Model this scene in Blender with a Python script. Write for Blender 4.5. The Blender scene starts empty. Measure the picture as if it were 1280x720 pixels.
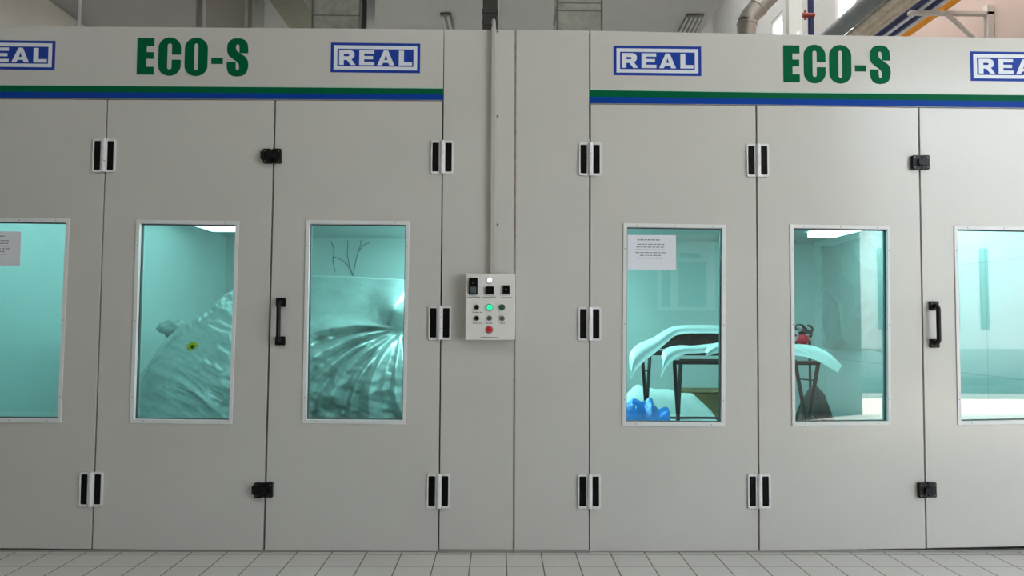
import bpy, bmesh, math, random
from mathutils import Vector, Matrix, noise

random.seed(7)
SC = bpy.context.scene
COL = SC.collection
PI = math.pi

# ------------------------------------------------------------------ camera
F = 900.0                                    # focal length in pixels of the 1280 px frame
CAM = Vector((0.0, -4.22, 1.334))
PITCH, YAW, ROLL = math.radians(2.6196), math.radians(0.9291), math.radians(0.3198)
_f = Vector((math.sin(YAW) * math.cos(PITCH), math.cos(YAW) * math.cos(PITCH), math.sin(PITCH)))
_r = Vector((math.cos(YAW), -math.sin(YAW), 0.0))
_u = _r.cross(_f)
AX_R = _r * math.cos(ROLL) + _u * math.sin(ROLL)
AX_U = _u * math.cos(ROLL) - _r * math.sin(ROLL)
AX_F = _f


def ray(px, py):
    return AX_F * F + AX_R * (px - 640.0) + AX_U * (360.0 - py)


def at(px, py, Y=0.0):
    d = ray(px, py)
    return CAM + d * ((Y - CAM.y) / d.y)


def at_z(px, py, Z):
    d = ray(px, py)
    return CAM + d * ((Z - CAM.z) / d.z)


def at_x(px, py, X):
    d = ray(px, py)
    return CAM + d * ((X - CAM.x) / d.x)


def xz(px, py, Y=0.0):
    p = at(px, py, Y)
    return (p.x, p.z)


cam_data = bpy.data.cameras.new('camera')
cam = bpy.data.objects.new('camera', cam_data)
COL.objects.link(cam)
cam_data.sensor_width = 36.0
cam_data.lens = F / 1280.0 * 36.0
cam_data.clip_end = 200
m = Matrix.Identity(4)
for i in range(3):
    m[i][0], m[i][1], m[i][2], m[i][3] = AX_R[i], AX_U[i], -AX_F[i], CAM[i]
cam.matrix_world = m
SC.camera = cam


# --------------------------------------------------------------- materials
def lin(c):
    out = []
    for v in c:
        v = v / 255.0
        out.append(v / 12.92 if v <= 0.04045 else ((v + 0.055) / 1.055) ** 2.4)
    return (out[0], out[1], out[2], 1.0)


def new_mat(name):
    mt = bpy.data.materials.new(name)
    mt.use_nodes = True
    nt = mt.node_tree
    nt.nodes.clear()
    out = nt.nodes.new('ShaderNodeOutputMaterial')
    return mt, nt, out


def paint(name, col, rough=0.5, metal=0.0, spec=0.5, var=0.0, scale=3.0, bump=0.0, bscale=40.0, coat=0.0):
    """col: sRGB 0-255 albedo; var: share of brightness that a noise changes (dirt and wear)."""
    mt, nt, out = new_mat(name)
    b = nt.nodes.new('ShaderNodeBsdfPrincipled')
    b.inputs['Base Color'].default_value = lin(col)
    b.inputs['Roughness'].default_value = rough
    b.inputs['Metallic'].default_value = metal
    b.inputs['Specular IOR Level'].default_value = spec
    b.inputs['Coat Weight'].default_value = coat
    nt.links.new(b.outputs[0], out.inputs[0])
    tc = nt.nodes.new('ShaderNodeTexCoord')
    if var > 0:
        n = nt.nodes.new('ShaderNodeTexNoise')
        n.inputs['Scale'].default_value = scale
        n.inputs['Detail'].default_value = 6.0
        n.inputs['Roughness'].default_value = 0.6
        mp = nt.nodes.new('ShaderNodeMapRange')
        mp.inputs['From Min'].default_value = 0.3
        mp.inputs['From Max'].default_value = 0.7
        mp.inputs['To Min'].default_value = 1.0 - var
        mp.inputs['To Max'].default_value = 1.0 + var
        mx = nt.nodes.new('ShaderNodeVectorMath')
        mx.operation = 'MULTIPLY'
        c = lin(col)
        mx.inputs[0].default_value = c[:3]
        nt.links.new(tc.outputs['Object'], n.inputs['Vector'])
        nt.links.new(n.outputs['Fac'], mp.inputs['Value'])
        nt.links.new(mp.outputs[0], mx.inputs[1])
        nt.links.new(mx.outputs[0], b.inputs['Base Color'])
    if bump > 0:
        n2 = nt.nodes.new('ShaderNodeTexNoise')
        n2.inputs['Scale'].default_value = bscale
        n2.inputs['Detail'].default_value = 4.0
        bp = nt.nodes.new('ShaderNodeBump')
        bp.inputs['Strength'].default_value = bump
        bp.inputs['Distance'].default_value = 0.01
        nt.links.new(tc.outputs['Object'], n2.inputs['Vector'])
        nt.links.new(n2.outputs['Fac'], bp.inputs['Height'])
        nt.links.new(bp.outputs[0], b.inputs['Normal'])
    return mt


def glow(name, col, strength):
    mt, nt, out = new_mat(name)
    e = nt.nodes.new('ShaderNodeEmission')
    e.inputs[0].default_value = lin(col)
    e.inputs[1].default_value = strength
    nt.links.new(e.outputs[0], out.inputs[0])
    return mt


def glass(name, tint, ior=1.5, boost=1.0):
    """a thin sheet: tinted see-through with a mirror reflection that grows at grazing angles."""
    mt, nt, out = new_mat(name)
    t = nt.nodes.new('ShaderNodeBsdfTransparent')
    t.inputs[0].default_value = (*tint, 1)
    g = nt.nodes.new('ShaderNodeBsdfGlossy')
    g.inputs['Roughness'].default_value = 0.0
    fr = nt.nodes.new('ShaderNodeFresnel')
    fr.inputs[0].default_value = ior
    mx = nt.nodes.new('ShaderNodeMixShader')
    ge = nt.nodes.new('ShaderNodeNewGeometry')         # the mirror image forms on the side that faces the ray
    fs = nt.nodes.new('ShaderNodeMath')
    fs.operation = 'SUBTRACT'
    fs.inputs[0].default_value = 1.0
    nt.links.new(ge.outputs['Backfacing'], fs.inputs[1])
    ml = nt.nodes.new('ShaderNodeMath')
    ml.operation = 'MULTIPLY'
    nt.links.new(fr.outputs[0], ml.inputs[0])
    nt.links.new(fs.outputs[0], ml.inputs[1])
    m2 = nt.nodes.new('ShaderNodeMath')
    m2.operation = 'MULTIPLY'
    m2.use_clamp = True
    m2.inputs[1].default_value = boost
    nt.links.new(ml.outputs[0], m2.inputs[0])
    nt.links.new(m2.outputs[0], mx.inputs[0])
    nt.links.new(t.outputs[0], mx.inputs[1])
    nt.links.new(g.outputs[0], mx.inputs[2])
    nt.links.new(mx.outputs[0], out.inputs[0])
    return mt


def tiles(name, tile_col, grout_col, sx, sy, off, mortar, rough=0.3, axis='XY', var=0.06):
    mt, nt, out = new_mat(name)
    b = nt.nodes.new('ShaderNodeBsdfPrincipled')
    b.inputs['Roughness'].default_value = rough
    tc = nt.nodes.new('ShaderNodeTexCoord')
    mp = nt.nodes.new('ShaderNodeMapping')
    mp.inputs['Location'].default_value = (off[0], off[1], 0)
    br = nt.nodes.new('ShaderNodeTexBrick')
    br.offset = 0.0
    br.squash = 1.0
    br.inputs['Scale'].default_value = 1.0
    br.inputs['Brick Width'].default_value = sx
    br.inputs['Row Height'].default_value = sy
    br.inputs['Mortar Size'].default_value = mortar
    br.inputs['Mortar Smooth'].default_value = 0.1
    br.inputs['Bias'].default_value = 0.0
    c = lin(tile_col)
    br.inputs['Color1'].default_value = tuple(v * (1 - var) for v in c[:3]) + (1,)
    br.inputs['Color2'].default_value = tuple(min(1, v * (1 + var)) for v in c[:3]) + (1,)
    br.inputs['Mortar'].default_value = lin(grout_col)
    if axis == 'XY':
        nt.links.new(tc.outputs['Object'], mp.inputs[0])
    else:
        sp = nt.nodes.new('ShaderNodeSeparateXYZ')
        cb = nt.nodes.new('ShaderNodeCombineXYZ')
        nt.links.new(tc.outputs['Object'], sp.inputs[0])
        nt.links.new(sp.outputs['Y' if axis == 'YZ' else 'X'], cb.inputs['X'])
        nt.links.new(sp.outputs['Z'], cb.inputs['Y'])
        nt.links.new(cb.outputs[0], mp.inputs[0])
    nt.links.new(mp.outputs[0], br.inputs['Vector'])
    nt.links.new(br.outputs['Color'], b.inputs['Base Color'])
    bp = nt.nodes.new('ShaderNodeBump')
    bp.inputs['Strength'].default_value = 0.4
    bp.inputs['Distance'].default_value = 0.002
    bp.invert = True
    nt.links.new(br.outputs['Fac'], bp.inputs['Height'])
    nt.links.new(bp.outputs[0], b.inputs['Normal'])
    nt.links.new(b.outputs[0], out.inputs[0])
    return mt


M = {}
M['panel'] = paint('booth panel grey paint', (203, 201, 196), 0.20, spec=0.5, var=0.025, scale=1.6, bump=0.012, bscale=5)
M['panel_edge'] = paint('booth base channel', (150, 148, 143), 0.4, var=0.06, scale=6)
M['frame'] = paint('window frame white', (225, 226, 226), 0.35)
M['gasket'] = paint('grey rubber gasket', (78, 84, 88), 0.6)
M['seal'] = paint('dark rubber seal', (38, 36, 34), 0.75)
M['sealant'] = paint('aged sealant', (146, 134, 124), 0.7, var=0.3, scale=30)
M['hinge_white'] = paint('hinge white', (226, 226, 226), 0.35)
M['black'] = paint('black plastic', (7, 7, 8), 0.5, spec=0.15)
M['latch'] = paint('latch black', (12, 12, 13), 0.42, spec=0.3, bump=0.1, bscale=60)
M['screw'] = paint('screw steel', (120, 122, 125), 0.35, metal=0.8)
M['green'] = paint('vinyl green', (0, 94, 60), 0.45, spec=0.06)
M['blue'] = paint('vinyl blue', (6, 62, 154), 0.45, spec=0.1)
M['logo_blue'] = paint('logo blue', (22, 60, 158), 0.45, spec=0.2)
M['logo_white'] = paint('logo white', (222, 228, 236), 0.4)
M['mint'] = paint('mint edge line', (176, 200, 186), 0.4)
M['booth_in'] = paint('booth inside white', (206, 210, 208), 0.35, var=0.05, scale=1.2)
M['booth_joint'] = tiles('booth inside panels', (204, 209, 207), (180, 186, 183), 1.0, 0.95, (0.27, 0.05), 0.005, rough=0.35, axis='YZ', var=0.03)
M['booth_floor'] = paint('booth floor grating', (44, 46, 45), 0.6, var=0.2, scale=8)
M['pane'] = glass('green tinted glass', (0.58, 0.965, 0.965), 1.5, 3.3)
M['paper'] = paint('notice paper', (226, 228, 236), 0.6)
M['ink'] = paint('notice ink', (92, 94, 112), 0.7)
M['box'] = paint('control box paint', (232, 230, 226), 0.35)
M['box_label'] = paint('control box lettering', (120, 118, 116), 0.6)
M['btn_black'] = paint('button black', (18, 20, 20), 0.25)
M['btn_ring'] = paint('button ring chrome', (190, 192, 194), 0.25, metal=0.9)
M['btn_green'] = paint('button dark green', (22, 92, 66), 0.25)
M['btn_greygreen'] = paint('button grey green', (62, 92, 84), 0.3)
M['btn_grey'] = paint('button grey', (84, 96, 98), 0.3)
M['btn_red'] = paint('button red', (206, 40, 52), 0.3)
M['lit_green'] = glow('lit green lamp', (40, 232, 150), 0.9)
M['lit_white'] = glow('lit white lamp', (250, 250, 255), 1.6)
M['trunking'] = paint('trunking grey', (184, 180, 173), 0.45)
M['booth_lamp'] = glow('booth lamp diffuser', (255, 250, 246), 12.5)
M['booth_lamp_dim'] = glow('booth lamp diffuser, old tubes', (255, 250, 246), 2.0)  # emission lowered so the near side wall stays darker
M['booth_lamp_mid'] = glow('booth lamp diffuser, fair tubes', (255, 250, 246), 5.5)  # emission set between the two to balance the right booth's wall
M['lamp_case'] = paint('booth lamp case', (205, 208, 206), 0.4)
M['film'] = paint('silvery masking film', (182, 188, 186), 0.29, metal=0.28, spec=0.7, var=0.16, scale=6, bump=0.45, bscale=12)
M['tape'] = paint('yellow tape', (230, 205, 20), 0.5)
M['tape_dark'] = paint('tape green print', (60, 100, 24), 0.5)
M['bumper'] = paint('white bumper plastic', (238, 240, 240), 0.3)
M['bumper_in'] = paint('black bumper inside', (30, 32, 34), 0.6)
M['stand'] = paint('black steel stand', (18, 20, 22), 0.45)
M['sheet'] = paint('white plastic sheet', (236, 238, 235), 0.4, bump=0.5, bscale=9)
M['bluebag'] = paint('blue plastic bag', (10, 112, 196), 0.3, var=0.25, scale=14, bump=0.9, bscale=18)
M['card'] = paint('brown cardboard', (122, 100, 62), 0.8, var=0.15, scale=8)
M['lump'] = paint('dark sack', (40, 50, 48), 0.6, bump=0.4, bscale=10)
M['hose_dark'] = paint('dark hose rubber', (46, 48, 50), 0.5)
M['hose_pale'] = paint('pale hose', (200, 204, 206), 0.5)
M['red'] = paint('red fitting', (255, 28, 60), 0.4)
M['wire'] = paint('thin dark wire', (84, 96, 96), 0.6)
M['ceiling'] = paint('hall ceiling paint', (168, 168, 165), 0.8, var=0.03)
M['hall_wall'] = paint('hall wall paint', (188, 187, 184), 0.8, var=0.03)
M['hall_wall_pink'] = paint('hall side wall', (196, 178, 170), 0.8, var=0.04)
M['front_wall'] = paint('hall front wall', (150, 150, 148), 0.8)
M['bulk'] = paint('bulkhead off white', (218, 212, 202), 0.7)
M['column'] = paint('pillar grey', (160, 158, 152), 0.7)
M['beam'] = paint('olive beam', (128, 126, 112), 0.8, var=0.1, scale=5)
M['duct_lag'] = paint('lagged duct cloth', (176, 176, 166), 0.9, var=0.22, scale=9, bump=0.5, bscale=25)
M['duct_seam'] = paint('duct seam tape', (128, 128, 120), 0.8)
M['dark_duct'] = paint('dark duct', (52, 52, 49), 0.55, var=0.2, scale=6)
M['galv'] = paint('galvanised steel', (176, 172, 164), 0.35, metal=0.75, var=0.12, scale=9)
M['slate'] = paint('corrugated grey deck', (120, 126, 126), 0.6, var=0.15, scale=6)
M['lag_pipe'] = paint('beige pipe lagging', (196, 186, 168), 0.9, var=0.18, scale=16, bump=0.5, bscale=30)
M['pipe_blue'] = paint('pipe dark blue', (10, 30, 84), 0.35)
M['pipe_white'] = paint('pipe white', (225, 225, 228), 0.4)
M['pipe_orange'] = paint('pipe orange', (250, 165, 20), 0.35)
M['bracket'] = paint('bracket grey paint', (206, 200, 194), 0.5)
M['valve'] = paint('valve red brown', (140, 60, 44), 0.5)
M['vent'] = paint('vent grey', (112, 112, 108), 0.6)
M['vent_slat'] = paint('vent slat', (178, 178, 174), 0.6)
M['yard'] = paint('yard concrete', (226, 218, 202), 0.9, var=0.06, scale=1.0)
M['yard_wall'] = paint('yard building white', (238, 240, 242), 0.8)
M['yard_low'] = paint('yard building grey base', (176, 184, 184), 0.8)
M['yard_slit'] = paint('yard building dark strip', (96, 120, 120), 0.5)
M['kerb'] = paint('yard kerb', (108, 128, 128), 0.7, var=0.3, scale=3)
gx = at_z(676, 690.5, 0).x
gy = at_z(660, 708.0, 0).y
M['tile'] = tiles('hall floor tiles', (216, 215, 212), (96, 88, 80), 0.2, 0.2, (-(gx % 0.2) + 0.0, -(gy % 0.2)), 0.0036, rough=0.33, var=0.03)


def clear_film(name):
    mt, nt, out = new_mat(name)
    t = nt.nodes.new('ShaderNodeBsdfTransparent')
    t.inputs[0].default_value = (0.97, 0.98, 0.98, 1)
    b = nt.nodes.new('ShaderNodeBsdfPrincipled')
    b.inputs['Base Color'].default_value = lin((205, 210, 208))
    b.inputs['Roughness'].default_value = 0.22
    mx = nt.nodes.new('ShaderNodeMixShader')
    mx.inputs[0].default_value = 0.35
    nt.links.new(t.outputs[0], mx.inputs[1])
    nt.links.new(b.outputs[0], mx.inputs[2])
    nt.links.new(mx.outputs[0], out.inputs[0])
    return mt


M['clear_film'] = clear_film('clear masking film')


# ----------------------------------------------------------- mesh building
class MB:
    def __init__(s):
        s.v, s.f, s.mi, s.sm = [], [], [], []

    def add(s, vs, fs, mi=0, smooth=False):
        o = len(s.v)
        s.v += [tuple(p) for p in vs]
        for f in fs:
            s.f.append([i + o for i in f])
            s.mi.append(mi)
            s.sm.append(smooth)
        return s

    def box(s, x0, x1, y0, y1, z0, z1, mi=0):
        v = [(x, y, z) for x in (x0, x1) for y in (y0, y1) for z in (z0, z1)]
        return s.add(v, [(0, 1, 3, 2), (4, 6, 7, 5), (0, 4, 5, 1), (2, 3, 7, 6), (0, 2, 6, 4), (1, 5, 7, 3)], mi)

    def prism(s, poly, y0, y1, mi=0):
        """poly: (x, z) outline, pulled from y0 to y1."""
        n = len(poly)
        v = [(x, y0, z) for x, z in poly] + [(x, y1, z) for x, z in poly]
        f = [tuple(range(n)), tuple(range(2 * n - 1, n - 1, -1))]
        f += [(i, (i + 1) % n, n + (i + 1) % n, n + i) for i in range(n)]
        return s.add(v, f, mi)

    def ring(s, outer, inner, y0, y1, mi=0):
        n = len(outer)
        v = [(x, y, z) for y in (y0, y1) for p in (outer, inner) for x, z in p]
        f = []
        for i in range(n):
            j = (i + 1) % n
            f += [(i, j, n + j, n + i), (2 * n + i, 3 * n + i, 3 * n + j, 2 * n + j),
                  (i, 2 * n + i, 2 * n + j, j), (n + i, n + j, 3 * n + j, 3 * n + i)]
        return s.add(v, f, mi)

    def tube(s, pts, r, n=12, mi=0, cap=True, squash=1.0):
        pts = [Vector(p) for p in pts]
        rr_ = r if isinstance(r, (list, tuple)) else [r] * len(pts)
        v, prev = [], None
        for i, p in enumerate(pts):
            t = (pts[min(i + 1, len(pts) - 1)] - pts[max(i - 1, 0)]).normalized()
            if prev is None:
                a = Vector((0, 0, 1)) if abs(t.z) < 0.9 else Vector((1, 0, 0))
                u = t.cross(a).normalized()
            else:
                u = (prev - t * prev.dot(t)).normalized()
            prev = u
            w = t.cross(u)
            for k in range(n):
                a = 2 * PI * k / n
                v.append(p + (u * math.cos(a) + w * math.sin(a) * squash) * rr_[i])
        f = [(i * n + k, i * n + (k + 1) % n, (i + 1) * n + (k + 1) % n, (i + 1) * n + k) for i in range(len(pts) - 1) for k in range(n)]
        s.add(v, f, mi, True)
        if cap:
            s.add(v[:n], [tuple(range(n))], mi)
            s.add(v[-n:], [tuple(range(n))], mi)
        return s

    def disc(s, x, z, r, y0, y1, n=20, mi=0, r2=None):
        """a round button: axis along y."""
        r2 = r if r2 is None else r2
        v = [(x + math.cos(2 * PI * k / n) * r, y1, z + math.sin(2 * PI * k / n) * r) for k in range(n)]
        v += [(x + math.cos(2 * PI * k / n) * r2, y0, z + math.sin(2 * PI * k / n) * r2) for k in range(n)]
        f = [(k, (k + 1) % n, n + (k + 1) % n, n + k) for k in range(n)] + [tuple(range(n, 2 * n)), tuple(range(n))]
        return s.add(v, f, mi)

    def build(s, name, mats, parent=None, bevel=0.0, seg=2, smooth=False):
        me = bpy.data.meshes.new(name)
        me.from_pydata(s.v, [], s.f)
        mats = mats if isinstance(mats, (list, tuple)) else [mats]
        for mt in mats:
            me.materials.append(mt)
        me.polygons.foreach_set('material_index', s.mi)
        me.polygons.foreach_set('use_smooth', [True] * len(s.f) if smooth else s.sm)
        bm = bmesh.new()
        bm.from_mesh(me)
        bmesh.ops.recalc_face_normals(bm, faces=bm.faces)
        bm.to_mesh(me)
        bm.free()
        o = bpy.data.objects.new(name, me)
        COL.objects.link(o)
        if parent is not None:
            o.parent = parent
            o.matrix_parent_inverse = world_of(parent).inverted()
        if bevel > 0:
            md = o.modifiers.new('bevel', 'BEVEL')
            md.width = bevel
            md.segments = seg
            md.limit_method = 'ANGLE'
            md.angle_limit = math.radians(40)
        return o


def world_of(o):
    mt = Matrix.Translation(o.location)
    return mt if o.parent is None else world_of(o.parent) @ o.matrix_parent_inverse @ mt


def tag(o, label, cat, group=None):
    o['label'] = label
    o['category'] = cat
    if group:
        o['group'] = group
    return o


def thing(name, loc, label, cat, group=None):
    o = bpy.data.objects.new(name, None)
    o.empty_display_size = 0.1
    o.location = loc
    COL.objects.link(o)
    return tag(o, label, cat, group)


def struct(name, mb, mats, **k):
    o = mb.build(name, mats, **k)
    o['kind'] = 'structure'
    return o


def rr(x0, x1, z0, z1, r, n=4):
    p = []
    for cx, cz, a0 in ((x1 - r, z1 - r, 0), (x0 + r, z1 - r, 90), (x0 + r, z0 + r, 180), (x1 - r, z0 + r, 270)):
        for k in range(n + 1):
            a = math.radians(a0 + 90 * k / n)
            p.append((cx + r * math.cos(a), cz + r * math.sin(a)))
    return p


def quad(*pts):
    return [xz(*p) for p in pts]


def lerp_quad(a, b, t):
    return [(p[0] + (q[0] - p[0]) * t, p[1] + (q[1] - p[1]) * t) for p, q in zip(a, b)]


# ------------------------------------------------------------- the lettering
def arc(cx, cy, rx, ry, a0, a1, n=8):
    return [(cx + rx * math.cos(math.radians(a0 + (a1 - a0) * k / n)), cy - ry * math.sin(math.radians(a0 + (a1 - a0) * k / n))) for k in range(n + 1)]


G_E = [(0, 5), (84, 5), (84, 47), (47, 47), (47, 78), (82, 78), (82, 113), (47, 113), (47, 154), (84, 154), (84, 195), (0, 195)]
G_C = ([(112, 90)] + arc(56, 54, 56, 54, 0, 180, 14) + arc(56, 146, 56, 54, 180, 360, 14) + [(112, 116), (67, 116)]
       + arc(56, 156, 11, 11, 360, 180, 6) + arc(56, 42, 11, 11, 180, 0, 6) + [(67, 90)])
G_O_OUT = arc(57, 54, 57, 54, 0, 180, 14) + arc(57, 146, 57, 54, 180, 360, 14)
G_O_IN = arc(57, 42, 10, 12, 0, 180, 14) + arc(57, 158, 10, 12, 180, 360, 14)
G_S = [(108, 78), (108, 55), (104, 28), (92, 10), (72, 1), (54, 0), (34, 2), (16, 12), (5, 30), (2, 55), (4, 75), (12, 92), (28, 106),
       (48, 120), (60, 132), (64, 146), (64, 158), (60, 167), (54, 168), (49, 164), (47, 150), (47, 124), (2, 124), (2, 142), (5, 168),
       (16, 188), (34, 198), (55, 200), (78, 197), (96, 186), (106, 166), (110, 140), (107, 118), (98, 100), (80, 86), (62, 75), (49, 63),
       (46, 50), (47, 40), (51, 33), (57, 32), (62, 36), (64, 48), (64, 78)]
G_HY = [(0, 104), (58, 104), (58, 136), (0, 136)]


def eco_s(parent, px0, py0, px1, py1):
    """ECO-S in green vinyl; the two pixels are the corners of the word's box on the header."""
    a, b = at(px0, py0), at(px1, py1)
    sx, sz = (b.x - a.x) / 553.0, (a.z - b.z) / 200.0
    T = lambda g, ox: [(a.x + (x + ox) * sx, a.z - y * sz) for x, y in g]
    mb = MB()
    mb.prism(T(G_E, 0), -0.0016, 0.0)
    mb.prism(T(G_C, 105), -0.0016, 0.0)
    mb.ring(T(G_O_OUT, 236), T(G_O_IN, 236), -0.0016, 0.0)
    mb.prism(T(G_HY, 368), -0.0016, 0.0)
    mb.prism(T(G_S, 443), -0.0016, 0.0)
    return mb.build('lettering', M['green'], parent)


def real_logo(parent, px0, py0, px1, py1):
    """REAL in pale capitals on blue, inside a pale band and a blue border."""
    a, b = at(px0, py0), at(px1, py1)
    sx, sz = (b.x - a.x) / 445.0, (a.z - b.z) / 155.0
    T = lambda g: [(a.x + x * sx, a.z - y * sz) for x, y in g]
    R = lambda x0, y0, x1, y1: T([(x0, y0), (x1, y0), (x1, y1), (x0, y1)])
    mb = MB()
    mb.prism(R(0, 0, 445, 155), -0.0012, 0.0, 0)
    mb.ring(R(15, 14, 430, 141), R(33, 32, 412, 123), -0.0020, -0.0010, 1)
    t, q = 39, 116                                     # top and foot of the capitals
    h = q - t
    mb.prism(T([(42, t), (42, q), (65, q), (65, t + 0.66 * h), (80, t + 0.66 * h), (100, q), (124, q), (103, t + 0.60 * h), (113, t + 0.53 * h),
                (118, t + 0.40 * h), (118, t + 0.22 * h), (112, t + 0.08 * h), (98, t), (64.8, t), (64.8, t + 0.26 * h), (88, t + 0.26 * h),
                (94, t + 0.33 * h), (88, t + 0.42 * h), (64.8, t + 0.42 * h), (64.8, t + 0.24 * h), (64, t)]), -0.0024, -0.0010, 1)
    mb.prism(T([(142, t), (216, t), (216, t + 0.22 * h), (166, t + 0.22 * h), (166, t + 0.39 * h), (210, t + 0.39 * h), (210, t + 0.60 * h),
                (166, t + 0.60 * h), (166, t + 0.78 * h), (217, t + 0.78 * h), (217, q), (142, q)]), -0.0024, -0.0010, 1)
    mb.prism(T([(231, q), (264, t), (285, t), (317, q), (292, q), (287, t + 0.83 * h), (274.1, t + 0.83 * h), (274.1, t + 0.64 * h), (282, t + 0.64 * h),
                (274, t + 0.30 * h), (266, t + 0.64 * h), (273.9, t + 0.64 * h), (273.9, t + 0.83 * h), (261, t + 0.83 * h), (255, q)]), -0.0024, -0.0010, 1)
    mb.prism(T([(339, t), (364, t), (364, t + 0.77 * h), (405, t + 0.77 * h), (405, q), (339, q)]), -0.0024, -0.0010, 1)
    return mb.build('logo', [M['logo_blue'], M['logo_white']], parent)


# ----------------------------------------------------------- booth hardware
def hinge(parent, px, py):
    c = at(px, py)
    w, h = 0.066, 0.099
    mb = MB()
    for sgn in (-1, 1):
        a, b = sorted((c.x + sgn * 0.010, c.x + sgn * w))
        mb.ring(rr(a, b, c.z - h, c.z + h, 0.012), rr(a + 0.007, b - 0.010, c.z - h + 0.013, c.z + h - 0.013, 0.006), -0.011, 0.0, 0)
        mb.prism(rr(a + 0.005, b - 0.008, c.z - h + 0.011, c.z + h - 0.011, 0.006), -0.005, 0.0, 1)
    for k in range(3):
        z0 = c.z - h + 0.002 + k * 0.0655
        mb.tube([(c.x, -0.010, z0), (c.x, -0.010, z0 + 0.0635)], 0.0135, 12, 0)
    return mb.build('hinge', [M['hinge_white'], M['black']], parent)


def latch(parent, px, py, knob):
    c = at(px, py)
    mb = MB()
    mb.prism(rr(c.x - 0.052, c.x - 0.003, c.z - 0.043, c.z + 0.043, 0.006), -0.026, 0.0, 0)
    mb.prism(rr(c.x + 0.001, c.x + 0.052, c.z - 0.041, c.z + 0.045, 0.006), -0.022, 0.0, 0)
    mb.prism(rr(c.x - 0.024, c.x + 0.028, c.z - 0.018, c.z + 0.020, 0.008), -0.040, -0.015, 0)
    if knob:
        mb.prism(rr(c.x - 0.064, c.x - 0.045, c.z - 0.022, c.z + 0.026, 0.005), -0.032, -0.002, 0)
    for dx, dz in ((-0.04, 0.03), (-0.04, -0.03), (0.04, 0.03), (0.04, -0.03), (-0.012, 0.0)):
        mb.disc(c.x + dx, c.z + dz, 0.0045, -0.0285 if dx < 0 else -0.0245, -0.02, 10, 1)
    return mb.build('latch', [M['latch'], M['screw']], parent, bevel=0.002)


def handle(parent, px0, px1, py0, py1):
    a, b = at(px0, py0), at(px1, py1)
    cx = (a.x + b.x) / 2
    mb = MB()
    for z0, z1 in ((a.z - 0.052, a.z), (b.z, b.z + 0.052)):
        mb.prism(rr(a.x, b.x, z0, z1, 0.006), -0.020, 0.0)
        mb.disc(cx, (z0 + z1) / 2, 0.010, -0.026, -0.02, 10)
    z0, z1 = b.z + 0.026, a.z - 0.026
    pts = [(cx, -0.010, z0)]
    pts += [(cx, -0.010 - 0.044 * math.sin(t * PI / 2 / 5), z0 + 0.022 * (1 - math.cos(t * PI / 2 / 5))) for t in range(1, 6)]
    pts += [(cx, -0.054, z0 + 0.03 + (z1 - z0 - 0.06) * k / 3) for k in range(4)]
    pts += [(cx, -0.010 - 0.044 * math.cos(t * PI / 2 / 5), z1 - 0.022 * (1 - math.sin(t * PI / 2 / 5))) for t in range(0, 6)]
    mb.tube(pts, 0.0125, 12)
    return mb.build('handle', M['latch'], parent, bevel=0.002)


def door(parent, corners, fo, fi, label, hinges=(), latches=(), hand=None, knob=False):
    """corners/fo/fi: pixel corners TL TR BR BL of the leaf, the window frame and the glass."""
    out, frm, gls = quad(*corners), quad(*fo), quad(*fi)
    mid = lerp_quad(frm, gls, 0.5)
    mb = MB()
    mb.ring(out, mid, 0.0, 0.05)
    d = mb.build('door', M['panel'], parent, bevel=0.0025)
    d['label'] = label
    inn = lerp_quad(frm, gls, 0.96)
    mb = MB()
    mb.ring(frm, inn, -0.006, 0.0)
    mb.ring(lerp_quad(frm, gls, 0.55), inn, -0.002, 0.03)
    cx = sum(p[0] for p in inn) / 4
    cz = sum(p[1] for p in inn) / 4
    for i in range(4):                                  # frame screws
        p, q = mid[i], mid[(i + 1) % 4]
        for t in (0.12, 0.5, 0.88):
            mb.disc(p[0] + (q[0] - p[0]) * t, p[1] + (q[1] - p[1]) * t, 0.0032, -0.0072, -0.005, 8, 1)
    mb.build('window_frame', [M['frame'], M['screw']], d, bevel=0.0015)
    gin = [(p[0] + (0.006 if p[0] < cx else -0.006), p[1] + (0.005 if p[1] < cz else -0.005)) for p in inn]
    MB().ring(inn, gin, 0.018, 0.036).build('gasket', M['gasket'], d)
    MB().prism(lerp_quad(frm, gls, 0.8), 0.030, 0.036).build('window_pane', M['pane'], d)
    for h_ in hinges:
        hinge(d, *h_)
    for l_ in latches:
        latch(d, *l_, knob)
    if hand:
        handle(d, *hand)
    return d


G = 1.1                                                # half a door gap, in pixels of the facade


def seam(top, bot):
    return top, bot


# ============================================================ left booth
lb = thing('spray_booth', (-1.83, 0, 0), 'grey spray booth with the film-wrapped car inside, carrying the control box', 'spray booth', 'spray booths side by side')
rb = thing('spray_booth', (2.01, 0, 0), 'grey spray booth with white bumpers on black stands inside', 'spray booth', 'spray booths side by side')

# --- header of the left booth
hl = MB().prism(quad((-78, 33.4), (0, 33), (160, 33.5), (320, 34.8), (554.6, 36.6), (553.6, 125.4), (320, 124.2), (0, 122.8), (-78, 122.6)), 0.0, 0.05).build('header_panel', M['panel'], lb, bevel=0.002)
MB().prism(quad((-76, 105.2), (320, 107.6), (554, 109.4), (554, 111), (320, 109.2), (-76, 106.8)), -0.0012, 0).build('edge_line', M['mint'], hl)
MB().prism(quad((-76, 106.4), (0, 106.6), (320, 108.9), (554, 110.8), (554, 118), (320, 116.6), (0, 114.7), (-76, 114.5)), -0.0014, 0).build('stripe', M['green'], hl)['label'] = 'green stripe'
MB().prism(quad((-76, 114.5), (0, 114.7), (320, 116.6), (554, 118), (554, 125), (320, 123.8), (0, 122.4), (-76, 122)), -0.0014, 0).build('stripe', M['blue'], hl)['label'] = 'blue stripe'
eco_s(hl, 172.2, 46.3, 310.2, 95.9)
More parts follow.
